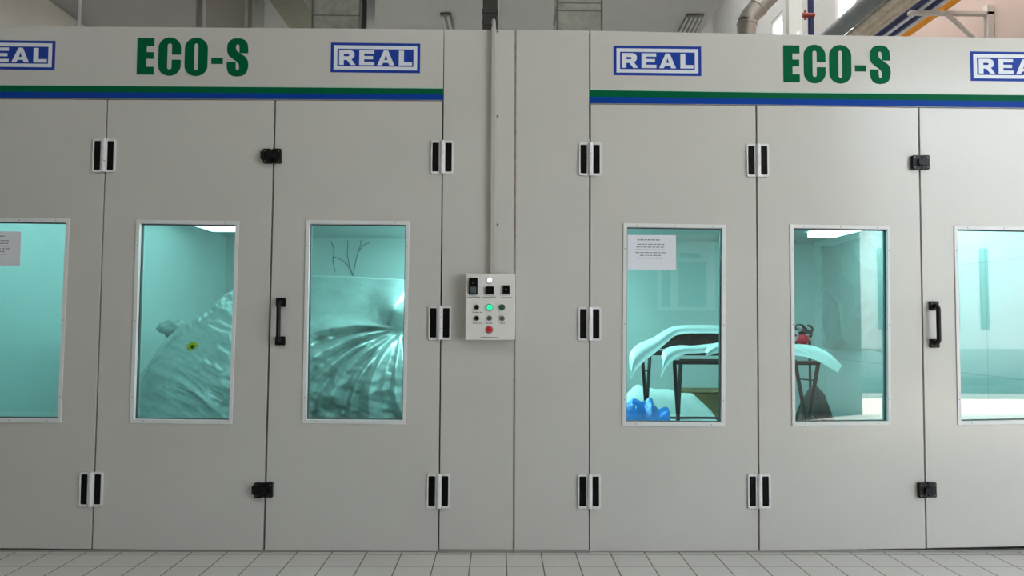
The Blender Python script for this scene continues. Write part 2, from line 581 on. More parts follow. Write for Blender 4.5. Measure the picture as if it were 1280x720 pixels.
real_logo(hl, -43.0, 49.8, 68.3, 87.6)
real_logo(hl, 413.8, 53.2, 525.0, 91.6)

L0, L1, L2, L3 = -75.0, 133.0, 343.0, 553.6
door(lb, [(-76, 123.4), (133.6, 124.6), (113.6, 686.5), (-107, 684.5)],
     [(-38, 272), (87.5, 273.4), (76.4, 528.4), (-53, 527.5)], [(-33, 277), (82.6, 278.4), (72.2, 523), (-48, 522)],
     'door leaf with a window and a paper notice', hinges=[(131, 194.6), (114.7, 611.2)])
door(lb, [(135.2, 124.6), (343, 125.4), (328.6, 688), (115.8, 686.6)],
     [(170.8, 274.6), (299.2, 276.4), (290.2, 530.4), (162.4, 528.6)], [(175.6, 279.6), (294.6, 281.2), (286.2, 525), (167.6, 523.6)],
     'middle door leaf with one window')
door(lb, [(345, 125.4), (553, 126.4), (547.4, 689), (331, 688.2)],
     [(382.6, 275), (512, 276.4), (507.4, 530.4), (378, 529)], [(387.4, 280), (507.2, 281.2), (503.2, 525), (383, 524.2)],
     'door leaf with a black pull handle', hinges=[(553, 196.8), (550, 403.6), (548.3, 613.4)], latches=[(341.3, 196), (330.6, 612)], hand=(346, 357, 372.5, 431.5), knob=True)
post = MB().prism(quad((555.4, 36.6), (643.2, 37.2), (641, 690.6), (549, 690.2)), 0.0, 0.05).build('corner_post', M['panel'], lb, bevel=0.002)
MB().prism(quad((549.4, 686.2), (641, 686.8), (641, 690.4), (549.2, 690)), -0.006, 0.0).build('base_channel', M['panel_edge'], post)
MB().box(-3.645, -3.362, 0, 0.05, 0.004, 3.05).build('corner_post', M['panel'], lb, bevel=0.002)

# --- right booth
hr = MB().prism(quad((738, 38.2), (960, 42.6), (1280, 47.8), (1360, 49.2), (1360, 136.4), (1280, 135.4), (960, 131.2), (738, 129.4)), 0.0, 0.05).build('header_panel', M['panel'], rb, bevel=0.002)
MB().prism(quad((737.6, 111.2), (960, 114.4), (1358, 118.1), (1358, 119.9), (960, 116), (737.6, 113)), -0.0012, 0).build('edge_line', M['mint'], hr)
MB().prism(quad((737.6, 112.6), (960, 115.8), (1358, 119.9), (1358, 127.5), (960, 123.4), (737.6, 121)), -0.0014, 0).build('stripe', M['green'], hr)['label'] = 'green stripe'
MB().prism(quad((737.6, 121), (960, 123.4), (1358, 127.5), (1358, 135.9), (960, 130.8), (737.6, 129)), -0.0014, 0).build('stripe', M['blue'], hr)['label'] = 'blue stripe'
eco_s(hr, 978.8, 55.4, 1113.8, 105.4)
real_logo(hr, 766.8, 57.0, 876.6, 95.2)
real_logo(hr, 1212.4, 64.2, 1323, 102.4)
door(rb, [(738.6, 130.4), (944.4, 132), (948, 688.6), (737.2, 689.6)],
     [(779, 279), (907, 281), (906, 533.2), (777.6, 532.2)], [(783.8, 284), (902.8, 285.6), (901.6, 528), (782.8, 527)],
     'door leaf with a paper notice on its window', hinges=[(737.7, 199.2), (737.2, 404.8), (736.6, 613.8)])
door(rb, [(946.4, 132), (1147.4, 134.6), (1157, 685.6), (950, 688.6)],
     [(987, 280.6), (1112, 282.4), (1113.2, 531.4), (990, 532.4)], [(992, 285.2), (1108.8, 287), (1109.8, 526.4), (994, 527.4)],
     'middle door leaf with one window', hinges=[(946.8, 200.8), (948.6, 613.6)])
door(rb, [(1149.4, 134.6), (1359, 137), (1375, 681), (1159, 685.4)],
     [(1192, 282), (1317, 284), (1325, 529), (1197, 531.4)], [(1196.4, 286.8), (1312, 288.6), (1320, 524), (1201.2, 526.4)],
     'door leaf with a black pull handle', latches=[(1148.8, 204), (1157.2, 612)], hand=(1160.4, 1172.4, 376.6, 434.6))
post = MB().prism(quad((645.2, 37.2), (736.4, 38.2), (736, 690.4), (642.6, 690.6)), 0.0, 0.05).build('corner_post', M['panel'], rb, bevel=0.002)
MB().prism(quad((642.8, 687), (736, 686.8), (736, 690.2), (642.8, 690.4)), -0.006, 0.0).build('base_channel', M['panel_edge'], post)
MB().prism(quad((643.5, 37.5), (645.8, 37.6), (643.6, 686), (641.4, 686)), -0.001, 0.03).build('sealant', M['sealant'], post)
MB().box(3.524, 4.11, 0, 0.05, 0.004, 3.04).build('corner_post', M['panel'], rb, bevel=0.002)


# --- the rooms behind the doors
def booth_room(parent, x0, x1, y1, ztop, joint_side):
    t = 0.05
    MB().box(x0 - t, x1 + t, y1, y1 + t, 0.0, ztop).build('rear_wall', M['booth_in'], parent)
    MB().box(x0 - t, x0, 0.051, y1, 0.0, ztop).build('side_wall', M['booth_joint'] if joint_side == 'L' else M['booth_in'], parent)
    MB().box(x1, x1 + t, 0.051, y1, 0.0, ztop).build('side_wall', M['booth_joint'] if joint_side == 'R' else M['booth_in'], parent)
    MB().box(x0 - t, x1 + t, 0.051, y1 + t, ztop, ztop + t).build('ceiling_panel', M['booth_in'], parent)
    MB().box(x0 - t, x1 + t, 0.06, y1 + t, 0.001, 0.004).build('floor_grating', M['booth_floor'], parent)
    for xa in (x0 + 0.47, x1 - 0.47):                    # two rows of lamps let into the ceiling, the outer row weakened to balance the wall tones
        inner = (xa > 0.5 * (x0 + x1)) == (joint_side is None)
        for k in ((0, 1, 2, 3) if inner else (0, 1, 2) if joint_side is None else (1, 2)):
            ya = (0.40 if inner else 0.14) + k * 1.25
            ln = 0.78 if k == 3 else 1.15  # short last lamp is an unseen addition that brightens the rear wall
            case = MB().ring(rr(xa - 0.19, xa + 0.19, ya, ya + ln, 0.02), rr(xa - 0.15, xa + 0.15, ya + 0.04, ya + ln - 0.04, 0.01), 0.0, 0.03)
            case.v = [(x, z, ztop - 0.001 - y) for x, y, z in case.v]
            o_ = case.build('lamp_housing', M['lamp_case'], parent)
            MB().box(xa - 0.152, xa + 0.152, ya + 0.038, ya + ln - 0.038, ztop - 0.085, ztop - 0.006).build('lamp_diffuser', M['booth_lamp'] if inner else M['booth_lamp_dim' if joint_side is None else 'booth_lamp_mid'], o_)


YB = 5.0
booth_room(lb, -3.50, 0.02, YB, 2.385, None)
booth_room(rb, 0.14, 4.06, YB, 2.375, 'R')
for parent, gaps, xa, xb in ((lb, (((134.4, 124), (114.7, 686)), ((344, 125), (329.8, 688)), ((554, 37), (548.4, 690)), ((-78, 123), (-109, 684))), -3.4, 0.075),
                             (rb, (((737.5, 38), (736.6, 690)), ((945.4, 131), (949, 689)), ((1148.4, 134), (1158, 686)), ((1361, 137), (1377, 681))), 0.085, 3.5)):
    mb = MB()
    for (t0, b0) in gaps:  # dark strips added behind the door gaps to block light from inside
        p, q = at(*t0), at(*b0)
        e = 0.022
        lo = xa if p.x - e < xa else p.x - e
        mb.prism([(p.x - e, p.z), (p.x + e, p.z), (q.x + e, q.z), (q.x - e, q.z)], 0.0505 if parent is lb else 0.0515, 0.058 if parent is lb else 0.059)
    MB().box(xa, xb, 0.004, 0.045, 0.001, 0.012).build('threshold', M['panel_edge'], parent)
    mb.box(xa, xb, 0.0505, 0.058, 1.334 + 1.25, 1.334 + 1.34)
    mb.box(xa, xb, 0.0505, 0.0575, 0.001, 0.07)
    mb.build('door_seal', M['seal'], parent)

# ============================================================ paper notices
def notice(px0, py0, px1, py1, label):
    a, b = at(px0, py0, 0.029), at(px1, py1, 0.029)
    mb = MB()
    n, w, h = 6, b.x - a.x, a.z - b.z
    mb.box(a.x, b.x, 0.0284, 0.0294, b.z, a.z, 0)
    o = mb.build('notice', M['paper'])
    ink = MB()
    rows = [(0.14, 0.20, 0.70, 1.2), (0.27, 0.20, 0.76, 1), (0.35, 0.18, 0.78, 1), (0.43, 0.17, 0.79, 1), (0.51, 0.16, 0.80, 1), (0.59, 0.25, 0.72, 1), (0.67, 0.2, 0.74, 1)]
    rnd = random.Random(3)
    for t, f0, f1, k in rows:                           # lines too small to read: short word strokes
        x = f0
        while x < f1 - 0.02:
            l = rnd.uniform(0.03, 0.09)
            l = min(l, f1 - x)
            z = a.z - t * h
            ink.box(a.x + x * w, a.x + (x + l) * w, 0.0281, 0.0285, z - 0.0022 * k, z + 0.0022 * k)
            x += l + 0.018
    ink.build('lettering', M['ink'], o)
    return tag(o, label, 'notice', 'notices on booth windows')


notice(784.6, 293.6, 845, 337.2, 'white printed notice on the window looking in on the bumpers')
notice(-36, 289, 25, 332, 'white printed notice on the window farthest from the control box, partly out of frame')

# ============================================================= control box
a, b = at(581.6, 341.2, -0.11), at(643.4, 425.6, -0.11)
a, b = at(582.2, 341.6, -0.07), at(643.6, 425.4, -0.07)
CX0, CX1, CZ0, CZ1 = a.x, b.x, b.z, a.z
cb = thing('control_box', ((CX0 + CX1) / 2, 0, CZ0), 'white control box with switches and push buttons on the post between the booths', 'control box')
MB().box(CX0, CX1, -0.07, -0.001, CZ0, CZ1).build('enclosure', M['box'], cb, bevel=0.006, seg=3)
YF = -0.07


def cpx(px, py):
    p = at(px, py, YF)
    return p.x, p.z


def cbox(name, mat, x0, y0, x1, y1, dep, lab=None):
    (xa, za), (xb, zb) = cpx(x0, y0), cpx(x1, y1)
    mb = MB().prism(rr(xa, xb, zb, za, 0.003), YF - dep, YF + 0.001)
    o = mb.build(name, mat, cb, bevel=0.0015)
    if lab:
        o['label'] = lab
    return o, (xa, xb, zb, za)


o, (xa, xb, zb, za) = cbox('rocker_switch', M['black'], 586.2, 347.4, 597, 368.2, 0.012, 'tall black main switch')
MB().prism(rr(xa + 0.008, xb - 0.008, zb + 0.008, (za + zb) / 2 - 0.004, 0.003), YF - 0.018, YF - 0.011).build('rocker', M['btn_grey'], o)
MB().disc((xa + xb) / 2, za - 0.028, 0.008, YF - 0.015, YF - 0.011, 12).build('knob', M['hose_dark'], o)
o, (xa, xb, zb, za) = cbox('meter_display', M['black'], 606.8, 358, 617.2, 368, 0.014, 'black square meter')
o, (xa, xb, zb, za) = cbox('selector_switch', M['hose_dark'], 628, 356.6, 637.2, 367.8, 0.010, 'grey framed key switch')
MB().prism(rr(xa + 0.006, xb - 0.006, zb + 0.007, za - 0.007, 0.003), YF - 0.014, YF - 0.009).build('rocker', M['black'], o)
MB().disc((xa + xb) / 2, (za + zb) / 2, 0.006, YF - 0.017, YF - 0.013, 12).build('knob', M['btn_grey'], o)


def button(name, mat, px, py, r, lab, ring=True):
    x, z = cpx(px, py)
    mb = MB()
    if ring:
        mb.disc(x, z, r * 1.22, YF - 0.005, YF + 0.001, 20, 1)
    mb.disc(x, z, r, YF - 0.013, YF - 0.003, 20, 0, r2=r * 0.86)
    o = mb.build(name, [mat, M['btn_ring']], cb)
    o['label'] = lab
    return o


button('indicator_lamp', M['lit_white'], 612, 350.2, 0.0145, 'lit white lamp')
button('indicator_lamp', M['lit_green'], 612, 384.2, 0.0165, 'lit green lamp')
button('push_button', M['btn_black'], 595.8, 384, 0.0125, 'black button')
button('push_button', M['btn_green'], 627.4, 384.2, 0.0155, 'dark green button')
button('push_button', M['btn_black'], 595.8, 397.8, 0.0125, 'black button')
button('push_button', M['btn_greygreen'], 611.8, 397.8, 0.0125, 'grey green button')
button('push_button', M['btn_grey'], 627.6, 398, 0.0125, 'grey button')
button('emergency_button', M['btn_red'], 611.6, 412, 0.0185, 'red stop button')
ink = MB()
rnd = random.Random(5)
for x0, x1, y in ((584, 600, 371.6), (603, 620, 371.8), (628, 640, 372), (591, 602, 390.4), (591, 602, 404), (608, 616, 404), (625, 631, 404), (601, 624, 421.6)):
    x = x0
    while x < x1 - 0.5:                                 # tiny worn captions
        l = min(rnd.uniform(0.9, 2.6), x1 - x)
        (xa, za), (xb, zb) = cpx(x, y - 0.55), cpx(x + l, y + 0.55)
        ink.box(xa, xb, YF - 0.0006, YF + 0.0002, zb, za)
        x += l + 0.55
ink.build('lettering', M['box_label'], cb)

# ------------------------------------------------- cable trunking above it
p0, p1 = at(611.9, 36, 0), at(619.0, 341, 0)
ct = thing('cable_trunking', (p0.x, 0, p1.z), 'slim grey vertical cable trunking running down to the control box', 'cable trunking')
mb = MB()
xt0, xt1 = at(614.2, 36, -0.03).x, at(620.0, 36, -0.03).x
xb0, xb1 = at(612.4, 340, -0.03).x, at(619.0, 340, -0.03).x
mb.prism([(xt0, 3.075), (xt1, 3.075), (xb1, CZ1 - 0.002), (xb0, CZ1 - 0.002)], -0.030, -0.001)
mb.build('channel', M['trunking'], ct, bevel=0.004)
mb = MB()
mb.tube([(xt0 + 0.014, -0.016, 3.07), (xt0 + 0.014, -0.016, 3.10), (xt0 + 0.012, 0.005, 3.125), (xt0 + 0.01, 0.06, 3.128)], 0.012, 10)
mb.build('cable', M['trunking'], ct)
for py in (40, 145.5, 281):
    pc = at(621.4, py, 0)
    MB().prism(rr(pc.x - 0.012, pc.x + 0.011, pc.z - 0.011, pc.z + 0.011, 0.004), -0.006, -0.001).disc(pc.x + 0.002, pc.z, 0.004, -0.009, -0.005, 8, 1).build('clip', [M['trunking'], M['seal']], ct)


# =================================================== the wrapped car (left)
def smooth(t):
    t = max(0.0, min(1.0, t))
    return t * t * (3 - 2 * t)


def interp(pts, x):
    if x <= pts[0][0]:
        return pts[0][1]
    for (a0, b0), (a1, b1) in zip(pts, pts[1:]):
        if x <= a1:
            return b0 + (b1 - b0) * (x - a0) / (a1 - a0)
    return pts[-1][1]


prof_px = [(135, 540, 2.3), (150, 512, 2.3), (168, 481, 2.3), (190, 449, 2.35), (206, 428, 2.4), (222, 412, 2.45), (240, 400, 2.4), (264, 383, 2.3), (292, 363, 2.2), (318, 351, 2.2), (350, 346, 2.2),
           (400, 345.5, 2.2), (450, 347, 2.2), (500, 349.5, 2.2), (545, 353, 2.2), (585, 362, 2.2)]
prof = [(at(*p).x, at(*p).z) for p in prof_px]
far = [(at(*p).x, p[2]) for p in prof_px]
XA, XB = prof[0][0], prof[-1][0]
KN = at(497, 412, 1.2)
MIR = at(489, 383, 1.15)
NU, NV = 420, 230
car = thing('wrapped_car', ((XA + XB) / 2, 2.0, 0.0), 'car wrapped all over in crumpled silvery masking film inside the booth', 'car')


def crease(p):
    """sharp crumples: folded noise with narrow valleys."""
    a_ = 1 - abs(noise.noise(p)) * 2.2
    b_ = 1 - abs(noise.noise(p * 2.3 + Vector((5, 1, 2)))) * 2.2
    return a_ * 0.65 + b_ * 0.35


verts = []
for i in range(NU + 1):
    u = i / NU
    x = XA + (XB - XA) * u
    zt = max(interp(prof, x), 0.12)
    yf = interp(far, x)
    w3 = smooth((x + 2.25) / 0.5)                       # the flank, seen in the window by the handle
    yn = 1.12 + 0.10 * (1 - w3)
    for j in range(NV + 1):
        v = j / NV
        if v < 0.72:
            t = v / 0.72
            z = zt * (t ** 0.95) * 0.985
            y = yn + 0.52 * smooth((z - 0.75) / 1.05) * (0.35 + 0.65 * w3) + (1 - w3) * 0.75 * t ** 1.5
        elif v < 0.88:
            t = (v - 0.72) / 0.16
            y0 = yn + 0.52 * smooth((zt * 0.985 - 0.75) / 1.05) * (0.35 + 0.65 * w3) + (1 - w3) * 0.75
            ye = max(yf, y0 + 0.12) + 0.55 * w3
            y = y0 + (ye - y0) * t
            top = math.sin(min(t * 1.6, 1.0) * PI / 2)
            z = zt * (0.985 + 0.015 * top) - 0.12 * w3 * max(t - 0.6, 0) ** 2
        else:
            t = (v - 0.88) / 0.12
            y = max(yf, y0 + 0.12) + 0.55 * w3 + 0.05 * t
            z = zt * (1 - t) * 0.97
        dx, dz = KN.x - x, z - KN.z
        r = math.hypot(dx, dz)
        ang = math.atan2(dz, dx) if r > 1e-4 else 0.0
        near = smooth((0.80 - v) / 0.10)
        waist = 1 - smooth((z - KN.z - 0.02) / 0.09)
        disp = 0.0
        # a few long folds pulled into the knot, bending towards the floor as they run out
        bend = ang + 0.42 * r * r + 0.12 * noise.noise(Vector((r * 2.2, ang * 2, 1)))
        for a0, wd, amp, r0 in ((0.12, 0.10, 0.075, 0.0), (-0.16, 0.11, 0.08, 0.05), (-0.38, 0.07, 0.05, 0.15), (-0.60, 0.13, 0.085, 0.05), (-0.86, 0.08, 0.05, 0.2), (-1.10, 0.15, 0.08, 0.1), (-1.55, 0.14, 0.06, 0.05), (-2.1, 0.2, 0.06, 0.05)):
            g_ = abs(bend - a0) / wd
            disp += 1.25 * amp * max(0.0, 1 - g_) ** 0.7 * smooth((r - r0) / 0.22) * (1 - 0.65 * smooth((r - 0.55) / 0.9)) * waist * (0.08 + 0.92 * w3)
        # crumples lie along the pull of the film
        P = Vector((ang * 3.4 + 0.5 * r, r * 2.4, 0.7)) if w3 > 0.02 else Vector((x * 1.5 + z * 2.0, z * 4.2 - x * 2.0, 0.4))
        Q = Vector((x * 1.7 + z * 1.2, z * 5.2 + x * 1.3, 0.4 + y * 0.3))
        calm = 0.10 + 0.90 * waist
        disp += (w3 * 0.026 * crease(P * 1.1) * calm * smooth((r - 0.1) / 0.5) + w3 * 0.030 * crease(Vector((x * 2.0 + z * 2.6, z * 3.6 - x * 2.6, 2.2))) * calm + (1 - w3) * 0.020 * crease(Q * 0.9 + Vector((0, 0, 0.6 * noise.noise(Q * 0.5)))) * (0.4 + smooth(noise.noise(Q * 0.55) + 0.5)) + 0.012 * crease(Q * 2.7) * (calm if w3 > 0.5 else 1.0)) * near
        bx, bz = x - MIR.x, z - MIR.z                   # film bunched over the door mirror
        bul = math.exp(-((bx / 0.13) ** 2)) * math.exp(-((bz / 0.14) ** 2))
        disp += 0.24 * bul * near
        disp -= 0.05 * math.exp(-(r / 0.09) ** 2) * near
        y -= disp * near
        if v > 0.70 and w3 < 0.6:
            z += 0.022 * crease(Vector((x * 6, y * 2, 3))) * (1 - w3)
        verts.append((x + 0.50 * max(yf - y, 0) * (1 - smooth((x + 3.3) / 2.3)), max(y, 0.75), max(z, 0.012)))
N1 = NV + 1
faces = [(i * N1 + j, (i + 1) * N1 + j, (i + 1) * N1 + j + 1, i * N1 + j + 1) for i in range(NU) for j in range(NV)]
mb = MB().add(verts, faces, 0, True)
mb.add(verts[:N1], [tuple(range(N1))], 0)
mb.add(verts[NU * N1:], [tuple(range(N1))], 0)
mb.build('masking_film', M['film'], car)


def blob(center, sx, sy, sz, amp=0.15, freq=2.0, seed=0.0, nu=28, nv=18, flat=None):
    v, f = [], []
    for j in range(nv + 1):
        th = PI * j / nv
        for i in range(nu):
            ph = 2 * PI * i / nu
            d = Vector((math.sin(th) * math.cos(ph), math.sin(th) * math.sin(ph), math.cos(th)))
            k = 1 + amp * noise.noise(d * freq + Vector((seed, seed * 1.7, -seed))) + amp * 0.5 * noise.noise(d * freq * 3 + Vector((seed, 2, 1)))
            p = Vector(center) + Vector((d.x * sx, d.y * sy, d.z * sz)) * k
            if flat is not None:
                p.z = max(p.z, flat)
            v.append(p)
    for j in range(nv):
        for i in range(nu):
            f.append((j * nu + i, j * nu + (i + 1) % nu, (j + 1) * nu + (i + 1) % nu, (j + 1) * nu + i))
    return v, f


bpy.context.view_layer.update()
_film = [o_ for o_ in car.children][0]
_hit, _loc, _n, _i = _film.ray_cast(_film.matrix_world.inverted() @ CAM, ray(241.5, 433.6).normalized())
TAPE_Y = (_film.matrix_world @ _loc).y if _hit else 1.5
c = at(220, 411, 2.70)
v, f = blob(c, 0.17, 0.10, 0.085, 0.25, 2.2, 3.0)
MB().add(v, f, 0, True).build('wing_mirror', M['film'], car)['label'] = 'film-wrapped wing mirror'
c = at(241.5, 433.6, TAPE_Y)
mb = MB()
outer = [(c.x + (0.044 + 0.008 * math.sin(k * 2.3)) * math.cos(k * PI / 10), c.z + 0.040 * math.sin(k * PI / 10)) for k in range(20)]
inner = [(c.x + 0.020 * math.cos(k * PI / 10), c.z + 0.018 * math.sin(k * PI / 10)) for k in range(20)]
mb.ring(outer, inner, c.y - 0.02, c.y + 0.02, 0)
mb.prism(inner, c.y - 0.010, c.y + 0.015, 1)
mb.build('tape_roll', [M['tape'], M['tape_dark']], car)['label'] = 'yellow tape patch'

# thin wires in front of the rear wall
wr = thing('hanging_wire', (at(441, 345, 4.9).x, 4.9, 2.1), 'thin dark branching wires on the booth rear wall above the wrapped car', 'wire')
for pts in ([(434, 300), (435, 306), (434, 318), (437, 332), (441, 345)], [(451, 300), (451, 306), (448, 314), (445, 326), (441, 345)],
            [(414, 302), (418, 312), (416, 326), (419, 340)], [(417, 321), (424, 323), (434, 330), (438, 337)], [(447, 316), (455, 306), (463, 303)]):
    MB().tube([at(px, py, 4.985) for px, py in pts], 0.0038, 6).build('strand', M['wire'], wr)


# ================================================ the bumpers on their stands
def catmull(p, n=6):
    out = []
    for i in range(len(p) - 1):
        a0, a1, a2, a3 = p[max(i - 1, 0)], p[i], p[i + 1], p[min(i + 2, len(p) - 1)]
        for k in range(n):
            t = k / n
            out.append(0.5 * ((2 * a1) + (a2 - a0) * t + (2 * a0 - 5 * a1 + 4 * a2 - a3) * t * t + (3 * a1 - a0 - 3 * a2 + a3) * t ** 3))
    out.append(p[-1])
    return out


def bumper(upper, lower, label, lip=None, thick=0.012):
    """upper/lower: (px, py, Y) along the two long edges of the skin."""
    U = catmull([at(px, py, Y) for px, py, Y in upper])
    L = catmull([at(px, py, Y - 0.13) for px, py, Y in lower])
    n, q = len(U), 10
    mb = MB()
    rows, back = [], []
    for i in range(n):
        for k in range(q + 1):
            t = k / q
            bul = 0.055 * math.sin(PI * t) + 0.022 * math.sin(2 * PI * t)
            p = U[i].lerp(L[i], t) + Vector((0, -bul, 0.006 * math.sin(PI * t)))
            rows.append(p)
            back.append(p + Vector((0, thick, -thick * 0.3)))
    N = q + 1
    f = [(i * N + k, (i + 1) * N + k, (i + 1) * N + k + 1, i * N + k + 1) for i in range(n - 1) for k in range(q)]
    o = n * N
    mb.add(rows + back, f, 0, True)
    mb.add(rows + back, [tuple(o + e for e in reversed(x)) for x in f], 1, True)
    rim = []
    for i in range(n - 1):
        for k in (0, q):
            rim.append((i * N + k, (i + 1) * N + k, o + (i + 1) * N + k, o + i * N + k))
    for k in range(q):
        for i in (0, n - 1):
            rim.append((i * N + k, i * N + k + 1, o + i * N + k + 1, o + i * N + k))
    mb.add(rows + back, rim, 0)
    c = (U[n // 2] + L[n // 2]) / 2
    ob = mb.build('car_bumper', [M['bumper'], M['bumper_in']])
    tag(ob, label, 'bumper', 'white car bumpers on stands')
    return ob


bA = bumper([(787, 458, 2.35), (788, 441, 2.42), (798, 430, 2.55), (816, 422, 2.7), (834, 411, 2.85), (848, 407, 2.95), (875, 406, 3.0), (905, 407, 3.0), (935, 409, 2.95), (958, 416, 2.85), (972, 430, 2.7), (978, 450, 2.6)],
            [(789, 474, 2.33), (795, 463, 2.40), (805, 452, 2.52), (820, 440, 2.66), (834, 428, 2.80), (848, 418, 2.90), (875, 416.5, 2.95), (905, 417, 2.95), (935, 420, 2.9), (953, 432, 2.8), (964, 446, 2.68), (976, 470, 2.58)],
            'white car bumper on the rear stand, arching highest behind the others')
q = [at(px, py, Y) for px, py, Y in ((838, 421, 2.86), (860, 417, 2.97), (910, 416, 3.0), (950, 420, 2.9), (956, 436, 2.8), (910, 433, 2.94), (860, 433, 2.9), (818, 437, 2.74))]
MB().add([p + Vector((0, dy, 0)) for dy in (0, 0.05) for p in q], [tuple(range(8)), tuple(range(15, 7, -1))] + [(k, (k + 1) % 8, 8 + (k + 1) % 8, 8 + k) for k in range(8)]).build('inner_grille', M['bumper_in'], bA)['label'] = 'black inner side'
bB = bumper([(827, 452, 1.85), (828, 440, 1.9), (836, 434, 2.0), (850, 431.5, 2.1), (866, 432, 2.2), (885, 430, 2.25), (910, 428, 2.3), (950, 428, 2.3), (985, 430, 2.25), (1005, 430.5, 2.15), (1022, 434, 2.05), (1037, 442, 1.92), (1047, 453, 1.8)],
            [(826.5, 471, 1.84), (833, 459, 1.88), (843, 449, 1.98), (856, 443, 2.08), (870, 441.5, 2.16), (888, 440, 2.2), (910, 438, 2.25), (950, 438, 2.25), (985, 442, 2.2), (1005, 446, 2.1), (1022, 451, 1.98), (1036, 459, 1.86), (1048, 466, 1.76)],
            'long white car bumper on the front stand with both ends drooping past its legs')
bC = bumper([(881, 440, 1.70), (886, 433, 1.74), (895, 428.5, 1.80), (915, 427, 1.85), (950, 427, 1.87), (985, 430, 1.84), (998, 434, 1.8), (1007, 440, 1.74)],
            [(882, 445, 1.70), (889, 443.5, 1.74), (897, 441, 1.78), (915, 438, 1.83), (950, 438, 1.85), (985, 442, 1.82), (998, 445, 1.78), (1008.5, 446, 1.73)],
            'short white car bumper piece lying nearest the glass on the front stand')


def panel_stand(pxs, py_top, py_cross, Y, spread, label, bar_py):
    """folding X stand: two crossed leg pairs joined by top bars."""
    xs = [at(px, py_cross, Y).x for px in pxs]
    st = thing('panel_stand', ((xs[0] + xs[1]) / 2, Y, 0.0), label, 'panel stand', 'folding stands for car panels')
    zt = at(pxs[0], py_top, Y).z
    zc = at(pxs[0], py_cross, Y).z
    k = zc / max(zt - zc, 0.1)
    for x, sx in zip(xs, (1, -1)):
        for s in (-1, 1):
            top = Vector((x + s * sx * spread * 0.5, Y + s * spread * 0.9 + 0.012 * s, zt))
            cr = Vector((x, Y + 0.012 * s, zc))
            ft = cr + (cr - top) * (zc / (zt - zc)) * 0.985
            ft.z = 0.022
            mb = MB().tube([top, ft], 0.017, 10)
            mb.tube([ft + Vector((0, 0, 0.012)), ft - Vector((0, 0, 0.010))], 0.021, 10)
            mb.build('leg', M['stand'], st)
    for s in (-1, 1):
        MB().tube([(xs[0] + s * spread * 0.5 - 0.01, Y + s * (spread * 0.9 + 0.012), zt), (xs[1] - s * spread * 0.5 + 0.01, Y + s * (spread * 0.9 + 0.012), zt)], 0.019, 10).build('top_bar', M['stand'], st)
    MB().tube([(xs[0], Y, zc), (xs[1], Y, zc)], 0.011, 8).build('cross_bar', M['stand'], st)
    for x in xs:
        zr = zc + (zt - zc) * 0.72
        sx = 1 if x == xs[0] else -1
        MB().tube([(x - sx * spread * 0.36, Y - spread * 0.62, zr), (x + sx * spread * 0.36, Y + spread * 0.62, zr)], 0.006, 8).build('brace', M['stand'], st)
    return st


panel_stand((808, 955), 441, 522, 2.88, 0.13, 'black folding panel stand behind, under the highest bumper', 428)
panel_stand((847.5, 1009), 452, 530, 2.02, 0.11, 'black folding panel stand in front, carrying two bumpers', 440)

# ------------------------------------------- heaps on the right booth's floor
def heap(name, poly_px, Y, depth, mat, amp, seed, label, cat):
    """a crumpled heap on the floor whose ridge follows the pixels given."""
    ridge = [at(px, py, Y) for px, py in poly_px]
    NX, NYY = 60, 26
    pr = [(p.x, p.z) for p in ridge]
    v = []
    for i in range(NX + 1):
        x = pr[0][0] + (pr[-1][0] - pr[0][0]) * i / NX
        h = max(interp(pr, x), 0.03)
        e = smooth(min(i, NX - i) / 5)
        for j in range(NYY + 1):
            t = j / NYY * 2 - 1
            s_ = (1 - abs(t) ** 2.4)
            n_ = noise.noise(Vector((x * 5 + seed, t * 2.2, seed))) + 0.6 * noise.noise(Vector((x * 13 + seed, t * 6, seed + 4)))
            z = h * s_ * (0.35 + 0.65 * e) + amp * n_ * s_
            v.append((x + 0.03 * n_, Y + t * depth * (0.7 + 0.3 * e) + 0.04 * n_, max(z, 0.006)))
    f = [(i * (NYY + 1) + j, (i + 1) * (NYY + 1) + j, (i + 1) * (NYY + 1) + j + 1, i * (NYY + 1) + j + 1) for i in range(NX) for j in range(NYY)]
    mb = MB().add(v, f, 0, True)
    ed = [i * (NYY + 1) for i in range(NX + 1)] + [i * (NYY + 1) + NYY for i in range(NX, -1, -1)]
    mb.add([(v[k][0], v[k][1], 0.005) for k in ed], [tuple(range(len(ed)))], 0)
    o = mb.build(name, mat)
    return tag(o, label, cat)


heap('plastic_sheet', [(770, 520), (782, 494), (793, 483), (812, 484), (838, 487), (860, 493), (878, 503), (890, 516), (900, 540)], 3.70, 0.30, M['sheet'], 0.035, 1.0,
     'crumpled white plastic sheet heaped on the booth floor behind the stands', 'plastic sheet')
heap('blue_bag', [(772, 524), (782, 506), (790, 502), (798, 505), (806, 509), (815, 503), (824, 511), (836, 512), (842, 530)], 1.62, 0.20, M['bluebag'], 0.075, 9.0,
     'crumpled bright blue plastic bag on the booth floor under the bumpers', 'plastic bag')
pc0, pc1 = at(856, 488.5, 4.2), at(915, 488.5, 4.2)
mb = MB()
mb.box(pc0.x, pc1.x, 4.12, 4.6, 0.008, pc0.z - 0.02, 0)
mb.box(pc0.x - 0.02, (pc0.x + pc1.x) / 2 - 0.003, 4.105, 4.6, pc0.z - 0.02, pc0.z, 0)
mb.box((pc0.x + pc1.x) / 2 + 0.003, pc1.x + 0.02, 4.105, 4.6, pc0.z - 0.02, pc0.z, 0)
tag(mb.build('cardboard_box', M['card'], bevel=0.012), 'brown cardboard box on the booth floor by the rear wall', 'box')
